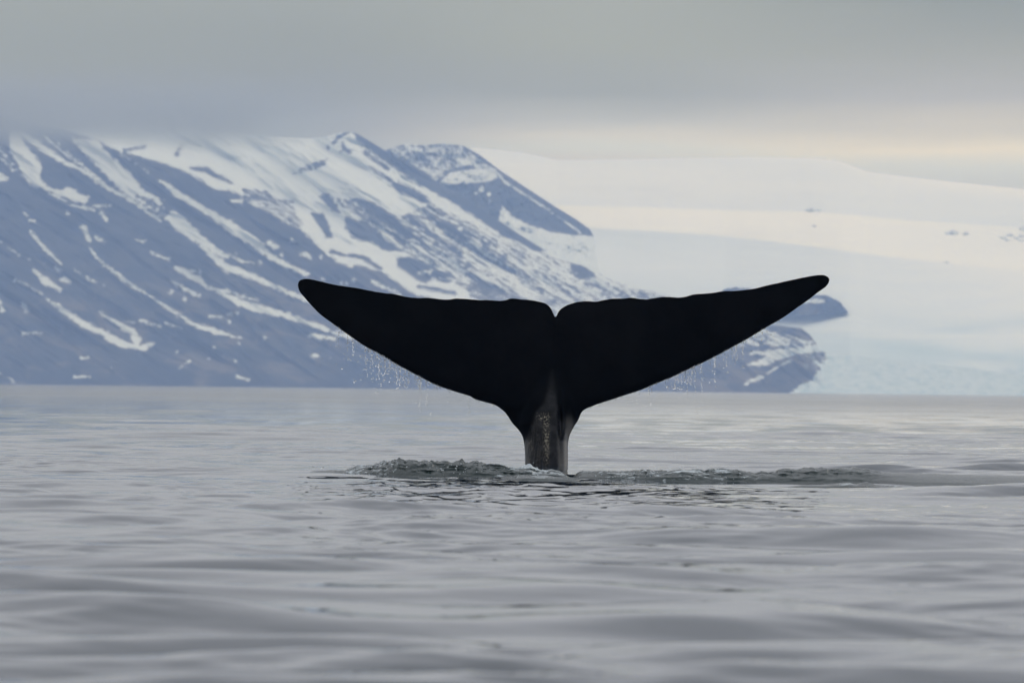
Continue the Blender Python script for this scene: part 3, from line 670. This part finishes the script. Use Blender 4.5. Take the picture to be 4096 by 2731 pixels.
def build_whale():
    k = 4
    ring = np.vstack([catmull(OUT_TOP_L, k)[:-1], catmull(OUT_TOP_R, k)[:-1], catmull(OUT_BOT_R, k)[:-1], [[2250, 2062], [2225, 2063], [2200, 2063], [2170, 2063], [2140, 2063]], catmull(OUT_BOT_L, k)[:-1]])
    botc = np.vstack([catmull(OUT_BOT_L[::-1], 6), catmull(OUT_BOT_R[::-1], 6)]); topc = np.vstack([catmull(OUT_TOP_L, 6), catmull(OUT_TOP_R, 6)])
    # nicks in the leading edge come from the drips; a very slight waver keeps the outline from being ruled
    nr = len(ring); wv = fbm(np.arange(nr) * .7, np.zeros(nr), 3, 12) * .8
    ring[:, 1] += wv * (ring[:, 1] < 1900)
    sp = 8.0
    gx, gy = np.meshgrid(np.arange(1190, 3322, sp), np.arange(1096, 2060, sp)); gx = gx + (np.arange(gx.shape[0]) % 2)[:, None] * sp / 2
    d = poly_sd(gx, gy, ring); keep = d > 3.0
    # a finer row close inside the edge
    tang = np.roll(ring, -1, 0) - np.roll(ring, 1, 0); tang /= np.linalg.norm(tang, axis=1)[:, None] + 1e-9
    nrm = np.stack([-tang[:, 1], tang[:, 0]], 1)
    cand = np.vstack([ring + nrm * q for q in (1.0, 2.6, 5.0)])
    dc = poly_sd(cand[:, 0], cand[:, 1], ring); cand = cand[dc > .7]
    inner = np.stack([gx[keep], gy[keep]], 1); di = d[keep]
    inner = inner[di > 6.5]
    pts = np.vstack([ring, cand, inner])
    vs, _, fs, *_r = delaunay_2d_cdt([Vector(p) for p in pts], [(i, (i + 1) % nr) for i in range(nr)], [list(range(nr))], 2, 1e-4)
    V2 = np.array([tuple(v) for v in vs]); D = np.maximum(poly_sd(V2[:, 0], V2[:, 1], ring), 0); D[D < .35] = 0
    x, y = V2[:, 0], V2[:, 1]
    S = 1 / 284.0                                             # metres per photo pixel at the whale
    # flukes: thick rounded leading edge below, thin trailing edge above, thinning to the tips
    tl = np.interp(x, topc[:, 0], topc[:, 1]); 
    bl = np.where(x < 2100, np.interp(x, *catmull(OUT_BOT_L[::-1][:-5], 6).T), np.where(x > 2272, np.interp(x, *catmull(OUT_BOT_R[:-5], 6)[::-1].T), 1700))
    bl = np.minimum(bl, 1640)
    chord = np.maximum(bl - tl, 20)
    sfrac = np.clip((y - tl) / chord, 0, 1)
    span = np.clip(np.abs(x - 2215) / 1050, 0, 1)
    tm = (.20 - .13 * span) * np.clip(chord / 330, .35, 1)
    prof = np.clip(1.9 * sfrac ** .85 * np.sqrt(np.clip(1.02 - sfrac, 0, 1)), 0, 1.1)
    edge = np.sqrt(np.clip(1 - (1 - np.clip(D / 26, 0, 1)) ** 2, 0, 1))
    tf = np.maximum(tm * prof * 1.15, .012) * edge
    # tail stock: an oval post that narrows to a keel running up between the flukes
    xl = np.interp(y, [1270, 1450, 1600, 1700, 1760, 2060], [2205, 2165, 2090, 2070, 2093, 2098]); xr = np.interp(y, [1270, 1450, 1600, 1700, 1760, 2060], [2222, 2245, 2300, 2300, 2274, 2276])
    xk = np.interp(y, [1270, 1450, 1600, 1900], [2216, 2212, 2204, 2198])
    q = np.where(x < xk, (xk - x) / np.maximum(xk - xl, 1), (x - xk) / np.maximum(xr - xk, 1))
    q = np.clip(q, 0, 1.3)
    hgt = np.interp(y, [1270, 1450, 1600, 1750, 2060], [.04, .16, .34, .48, .62])
    # left flank nearly flat, right flank falls away then turns up into a narrow shelf near its edge
    lf = np.sqrt(np.clip(1 - q ** 2.0, 0, 1)) * .55 + .45 * np.clip(1 - q, 0, 1) ** .7
    rf = (1 - .30 * q) * (1 - np.clip((q - .58) / .42, 0, 1) ** 1.4)
    tp = hgt * np.where(x < xk, lf, rf)
    groove = .09 * np.exp(-((x - np.interp(y, [1600, 1700, 1900], [2236, 2240, 2246])) / 9) ** 2) * sstep(1560, 1680, y)
    tp = np.maximum(tp - groove, 0) * np.sqrt(np.clip(1 - (1 - np.clip(D / 16, 0, 1)) ** 2, 0, 1))
    kk = .05; t = tf + tp; hmx = np.clip(.5 + .5 * (tp - tf) / kk, 0, 1)
    t = tf * (1 - hmx) + tp * hmx + kk * hmx * (1 - hmx)
    t += .006 * fbm(x / 40, y / 60, 4, 5) * edge * np.clip(t * 12, 0, 1)
    t = np.where(D <= 0, 0, t)
    # attitude of the flukes in depth: tips swept back and a little curled
    off = .55 * span ** 1.6 + .10 * np.sin(span * 6) + (1640 - np.minimum(y, 1640)) * S * .28 - .25 * span * (y < 2000)
    off += .05 * fbm(x / 300, y / 300, 3, 33)
    Fp = at(x, y, WHALE_Y + off - t); Bp = at(x, y, WHALE_Y + off + t * .9)
    n = len(V2); isb = D <= 0
    idx = np.arange(n); back = np.where(isb, idx, -1); ext = np.where(~isb)[0]; back[ext] = n + np.arange(len(ext))
    P = np.vstack([Fp, Bp[ext]])
    faces = []
    for f in fs:
        a = np.array(f)
        faces.append([int(q) for q in a]); faces.append([int(q) for q in back[a][::-1]])
    st = sstep(-10, 9, poly_sd(x, y, [(2146, 1650), (2178, 1610), (2192, 1560), (2202, 1480), (2214, 1480), (2222, 1560), (2234, 1660), (2262, 1730), (2290, 1790), (2290, 2090), (2080, 2090), (2080, 1800), (2112, 1745)]))
    st *= .14 + .86 * sstep(1470, 1700, y)
    al = sstep(1600, 1720, y + (x - 2198) * .5) * sstep(2206, 2190, x) * sstep(2095, 2125, x + (y - 1700) * .15)
    spkv = np.exp(-((x - 2186) / 9) ** 2) * sstep(1640, 1670, y) * sstep(1880, 1800, y) + .8 * np.exp(-((x - 2165) / 16) ** 2 - ((y - 1668) / 12) ** 2) + .45 * np.exp(-((x - 2118) / 12) ** 2 - ((y - 1780) / 22) ** 2)
    shv = sstep(2238, 2250, x - (y < 1700) * (1700 - y) * .1) * sstep(1650, 1730, y); sh2 = np.concatenate([shv, shv[ext]])
    spk2 = np.concatenate([np.clip(spkv, 0, 1), spkv[ext] * 0])
    st2 = np.concatenate([st, st[ext]]); al2 = np.concatenate([al, al[ext] * 0])
    o = mesh('whale', P, faces, skin_mat(), attrs={'stock': st2, 'algae': al2, 'sparkle': spk2, 'sheen': sh2})
    return tag(o, 'black whale tail with both flukes spread, rising out of the sea', 'whale')


whale = build_whale()

# ------------------------------------------------------------------ churned water round the tail
CHURN = churn_mat()
def crest(name, top, base, x0, x1, label, foam, rough, back=1.6, seed=0, taper=60, step=3.0, wide=((0, 1), (5000, 1))):
    px = np.arange(x0, x1, step); n = len(px)
    vb = interp(base, px); vt = interp(top, px)
    Yb = CAM_H * FPX / (vb - hor(px)); Yb = np.convolve(np.pad(Yb, 12, mode='edge'), np.ones(25) / 25, 'valid')
    H = (vb - vt) / FPX * Yb
    tp = sstep(0, taper, px - x0) * sstep(0, taper, x1 - px); H = H * tp * (1 + interp(rough, px) * (.20 * fbm(px / 34, px * 0 + seed, 3, seed + 9) + .04 * fbm(px / 12, px * 0, 2, seed + 8)))
    X0 = at(px, vb, Yb)[:, 0]
    # cross section, foot to crest to the long back slope
    yy = np.concatenate([np.linspace(-.12, .40, 34) , np.linspace(.42, back, 30)])
    prof = np.where(yy < .36, sstep(-.12, .36, yy) ** .8, 1 - sstep(.36, back, yy))
    Xg, yg = np.meshgrid(X0, yy, indexing='ij'); Hg = H[:, None]; W = interp(wide, px)[:, None]; Yg = Yb[:, None] + yg * W + (.09 * fbm(Xg * 3, yg * 0, 3, seed) + .32 * fbm(Xg * .9, yg * 0, 2, seed + 7)) * np.clip(interp(rough, px), 0, 1)[:, None]
    Z = Hg * prof[None] * (1 + .10 * fbm(Xg * 1.7, yg * 1.2, 3, seed + 1)) - .035 * (1 - tp[:, None]) - .03 * (1 - np.minimum(prof * 4, 1))[None]
    wgt = np.minimum(prof * 2, 1)[None] * np.minimum(Hg / .12, 1)
    rg = interp(rough, px)[:, None]
    Z += wgt * rg * (.030 * fbm(Xg * 4.2, yg * 6, 4, seed + 2, .5) + .008 * np.abs(fbm(Xg * 16, yg * 20, 3, seed + 3, .6)))
    Yg = Yg + wgt * rg * .06 * fbm(Xg * 5, Z * 25 + yg * 3, 3, seed + 4, .6)
    A = interp(foam, px)[:, None] * (.6 + .4 * prof)[None] + .25 * fbm(Xg * 3, yg * 6, 3, seed + 6)
    o = mesh(name, np.stack([Xg, Yg, Z], -1).reshape(-1, 3), grid_faces(n, len(yy))[:, ::-1], CHURN, attrs={'foam': A})
    tag(o, label, 'wave')
    return px, H, X0, Yb


LT = [(1150, 1888), (1236, 1884), (1372, 1880), (1426, 1864), (1481, 1861), (1535, 1850), (1576, 1836), (1644, 1840), (1712, 1844), (1814, 1844), (1882, 1853), (1984, 1863), (2060, 1868), (2120, 1864), (2161, 1878), (2270, 1888), (2330, 1892)]
LB = [(1150, 1890), (1236, 1891), (1535, 1898), (1712, 1902), (1984, 1905), (2256, 1908), (2330, 1909)]
lc = crest('breaking_wave', LT, LB, 1180, 2310, 'frothy grey-green wave of churned water left of the tail stock', [(1180, .1), (1400, .55), (1540, .6), (1620, .25), (1900, .32), (2030, .6), (2160, .8), (2230, .5), (2310, .3)],
           [(1180, .2), (1420, 1), (1900, 1.1), (2160, 1.2), (2310, .8)], seed=100, taper=80)
RT = [(2250, 1889), (2400, 1886), (2616, 1883), (2833, 1881), (2950, 1881), (2998, 1893), (3085, 1888), (3157, 1879), (3373, 1875), (3481, 1878), (3554, 1890), (3698, 1896), (4096, 1906), (4700, 1925)]
RB = [(2250, 1910), (2400, 1916), (2688, 1920), (2977, 1923), (3265, 1929), (3481, 1931), (3626, 1938), (3914, 1943), (4096, 1946), (4700, 1958)]
rc = crest('breaking_wave', RT, RB, 2262, 4700, 'long low churned wave running out to the right of the tail stock', [(2262, .4), (2500, .45), (2700, .6), (2960, .5), (3050, .1), (3450, .1), (3600, -.3), (4700, -.5)],
           [(2262, .7), (2900, .8), (3100, .9), (3480, .7), (3620, .15), (4700, .05)], seed=200, taper=70, step=3.5, wide=[(2262, 1), (3000, 1), (3450, 1.6), (3600, 2.6), (4700, 3.4)])
crest('breaking_wave', [(3100, 1942), (3300, 1940), (3400, 1930), (3420, 1936), (3470, 1929), (3500, 1937), (3700, 1950), (3950, 1958), (4050, 1962)], [(3100, 1944), (3400, 1946), (3700, 1960), (4050, 1968)], 3100, 4050,
      'thin line of white foam just in front of the long right wave', [(3100, .1), (3300, .4), (3500, .5), (3800, .35), (4050, .1)], [(3100, 1), (4050, 1)], back=.9, seed=300, taper=120)
crest('breaking_wave', [(3360, 1972), (3480, 1966), (3520, 1957), (3620, 1964), (3760, 1968), (3960, 1975)], [(3360, 1973), (3500, 1976), (3640, 1976), (3960, 1980)], 3380, 3960,
      'small dark wavelet nearest the viewer below the line of white foam', [(3380, .0), (3960, .05)], [(3380, .8), (3960, .6)], back=.8, seed=400, taper=80)
crest('breaking_wave', [(1950, 1906), (2050, 1903), (2120, 1902), (2200, 1907), (2300, 1912), (2360, 1914)], [(1950, 1910), (2100, 1918), (2220, 1919), (2360, 1918)], 1950, 2360,
      'narrow strip of white froth in front of the foot of the tail stock', [(1950, .3), (2150, .55), (2360, .3)], [(1950, 1), (2360, 1)], back=.6, seed=500, taper=60)

# ------------------------------------------------------------------ drops and strings of falling water
ICO_V = None
def drop_cloud(items, name, label, mat):
    """items: (centre, rx, rz, tilt); joined because nobody could count the drops"""
    t = (1 + 5 ** .5) / 2
    iv = np.array([(-1, t, 0), (1, t, 0), (-1, -t, 0), (1, -t, 0), (0, -1, t), (0, 1, t), (0, -1, -t), (0, 1, -t), (t, 0, -1), (t, 0, 1), (-t, 0, -1), (-t, 0, 1)], float); iv /= np.linalg.norm(iv[0])
    fi = np.array([(0, 11, 5), (0, 5, 1), (0, 1, 7), (0, 7, 10), (0, 10, 11), (1, 5, 9), (5, 11, 4), (11, 10, 2), (10, 7, 6), (7, 1, 8), (3, 9, 4), (3, 4, 2), (3, 2, 6), (3, 6, 8), (3, 8, 9), (4, 9, 5), (2, 4, 11), (6, 2, 10), (8, 6, 7), (9, 8, 1)])
    V = []; F = []
    for k, (c, rx, rz, ti) in enumerate(items):
        v = iv * (rx, rx, rz); v[:, 0] += v[:, 2] * ti
        V.append(v + c); F.append(fi + 12 * k)
    o = mesh(name, np.vstack(V), np.vstack(F), mat)
    return tag(o, label, 'water drops', kind='stuff')


def falling(edge, spec, seed, name, label):
    rg = np.random.default_rng(seed); it = []
    e = catmull(edge, 6); e = e[np.argsort(e[:, 0])]
    fy = lambda x: float(np.interp(x, e[:, 0], e[:, 1]))
    dep = lambda: WHALE_Y + rg.uniform(-.3, .5)
    # a fringe of short drips all along the leading edge
    x0, x1 = spec['fringe']
    x = x0
    while x < x1:
        L = rg.exponential(spec.get('fl', 4)) + 2; y = fy(x)
        d = dep()
        it.append((at(x, y + L * .3, d), .0045 + .004 * rg.random(), L * .55 / 284, rg.normal(0, .15)))
        x += rg.uniform(2.5, 8)
    # strings of water breaking into drops
    for _ in range(spec['strings']):
        x = rg.normal(spec['cx'], spec['sx'])
        if not x0 < x < x1: continue
        y = fy(x); d = dep(); Lt = rg.exponential(spec['len']) + 12; yy = y; dx = rg.normal(0, .05)
        while yy < y + Lt:
            seg = rg.uniform(3, 13) * (1 - .5 * (yy - y) / Lt)
            r = rg.uniform(.0045, .009)
            it.append((at(x + dx * (yy - y) + rg.normal(0, 1.2), yy, d), r, seg / 284 * .6, rg.normal(0, .2)))
            yy += seg * rg.uniform(.9, 2.4)
        for __ in range(rg.integers(1, 5)):
            it.append((at(x + rg.normal(0, 7), y + Lt + rg.uniform(0, 30), d), rg.uniform(.005, .011), rg.uniform(.006, .012), 0))
    # loose drops
    for _ in range(spec['drops']):
        x = rg.normal(spec['cx'] + spec['ox'], spec['sx'] * 1.25)
        if not x0 - 60 < x < x1 + 30: continue
        y = fy(np.clip(x, x0, x1)) + abs(rg.normal(0, spec['fall'])) + 4
        if y > 1850: continue
        r = rg.choice([.0045, .006, .008, .0115], p=[.5, .3, .15, .05])
        it.append((at(x, y, dep()), r, r * rg.uniform(.9, 1.5), 0))
    return drop_cloud(it, name, label, DROP)


DROP = drop_mat()
falling(OUT_BOT_L[8:], dict(fringe=(1330, 1985), cx=1600, sx=110, ox=-40, strings=52, len=34, drops=380, fall=95, fl=4), 1, 'falling_drops', 'water drops raining off the left fluke')
falling(OUT_BOT_R[2:-8], dict(fringe=(2350, 3120), cx=2790, sx=120, ox=0, strings=40, len=26, drops=100, fall=50, fl=3.5), 2, 'falling_drops', 'thin strings of water dripping off the right fluke')

# froth thrown up along the crests
FOAM = foam_mat()
def froth(c, rng, dens, seed, name, label, up=.05):
    px, H, X0, Yb = c; rg = np.random.default_rng(seed); it = []
    for _ in range(dens):
        x = rg.uniform(*rng); i = int(np.clip(np.searchsorted(px, x), 0, len(px) - 1))
        if H[i] < .02: continue
        k = rg.random() ** .6
        z = H[i] * k + (rg.exponential(up * .35) if k > .8 else 0)
        r = rg.choice([.005, .008, .013], p=[.75, .2, .05])
        it.append((np.array([X0[i] + rg.normal(0, .02), Yb[i] + .36 * k ** 1.3 - .10 + rg.normal(0, .03), z]), r * rg.uniform(.8, 1.8), r * rg.uniform(.6, 1.3), rg.normal(0, .4)))
    return drop_cloud(it, name, label, FOAM)
froth(lc, (1380, 2200), 150, 5, 'froth', 'white froth beads on the wave left of the tail stock')
froth(rc, (2400, 3000), 140, 6, 'froth', 'white froth beads on the long wave to the right')
rg = np.random.default_rng(9)
drop_cloud([(at(rg.uniform(1980, 2100), 1836 + rg.normal(0, 2), 102), .009, .005, 0) for _ in range(14)] +
           [(at(x, y, 103), .02, .008, 0) for x, y in ((1255, 1863), (1262, 1861), (1268, 1864), (1252, 1865))] +
           [(at(1292 + rg.normal(0, 2), 1874 + rg.uniform(-6, 6), 101), .006, .012, 0) for _ in range(6)], 'thrown_drops', 'few dark drops thrown clear of the churned water', DROP)

# ------------------------------------------------------------------ cloud wrapped round the mountain tops
def cloud_cap():
    m, nt = newmat('cloud')
    tcn = N(nt, 'ShaderNodeTexCoord').outputs['Generated']
    gx, gy, gz = N(nt, 'ShaderNodeSeparateXYZ', Vector=tcn).outputs
    pos = N(nt, 'ShaderNodeNewGeometry').outputs['Position']
    nz = N(nt, 'ShaderNodeTexNoise', Vector=N(nt, 'ShaderNodeMapping', Vector=pos, Scale=(.0026, .0016, .006)).outputs[0], Scale=1.0, Detail=4.0, Roughness=.55).outputs[0]
    z = M(nt, 'ADD', M(nt, 'SUBTRACT', gz, SS(nt, gx, .66, .76, 0, .35)), M(nt, 'MULTIPLY', M(nt, 'SUBTRACT', nz, .5), 1.15))
    d = M(nt, 'MULTIPLY', SS(nt, z, .26, .72), SS(nt, gz, .50, 1.0, 1, 0))
    d = M(nt, 'MULTIPLY', d, SS(nt, M(nt, 'ADD', gx, M(nt, 'MULTIPLY', M(nt, 'SUBTRACT', nz, .5), .25)), .68, .84, 1, 0))
    d = M(nt, 'MULTIPLY', d, SS(nt, gx, 0, .1))
    d = M(nt, 'MULTIPLY', d, .0034)
    v = N(nt, 'ShaderNodeVolumePrincipled', Density=d, Color=(.50, .53, .50, 1), Anisotropy=.2)
    N(nt, 'ShaderNodeOutputMaterial', Volume=v.outputs[0])
    x0, x1, y0, y1, z0, z1 = -2400, 500, 11700, 13900, 352, 502
    V = [(x, y, z) for x in (x0, x1) for y in (y0, y1) for z in (z0, z1)]
    F = [(0, 1, 3, 2), (4, 6, 7, 5), (0, 4, 5, 1), (2, 3, 7, 6), (0, 2, 6, 4), (1, 5, 7, 3)]
    o = mesh('cloud', V, F, m, smooth=False)
    return tag(o, 'low grey cloud lying on the tops of the left mountain', 'cloud', kind='stuff')
cloud_cap()

# ------------------------------------------------------------------ haze
def haze():
    m, nt = newmat('haze')
    v = N(nt, 'ShaderNodeVolumePrincipled', Density=8.0e-5, Color=(.40, .58, 1.0, 1), Anisotropy=.0)
    v.inputs['Absorption Color'].default_value = (1, 1, 1, 1)
    N(nt, 'ShaderNodeOutputMaterial', Volume=v.outputs[0])
    e = EXT + 200
    V = [(x, y, z) for x in (-e, e) for y in (-e, e) for z in (-60, 505)]
    F = [(0, 1, 3, 2), (4, 6, 7, 5), (0, 4, 5, 1), (2, 3, 7, 6), (0, 2, 6, 4), (1, 5, 7, 3)]
    o = mesh('haze', V, F, m, smooth=False)
    return tag(o, 'thin bluish sea haze', kind='stuff')
haze()
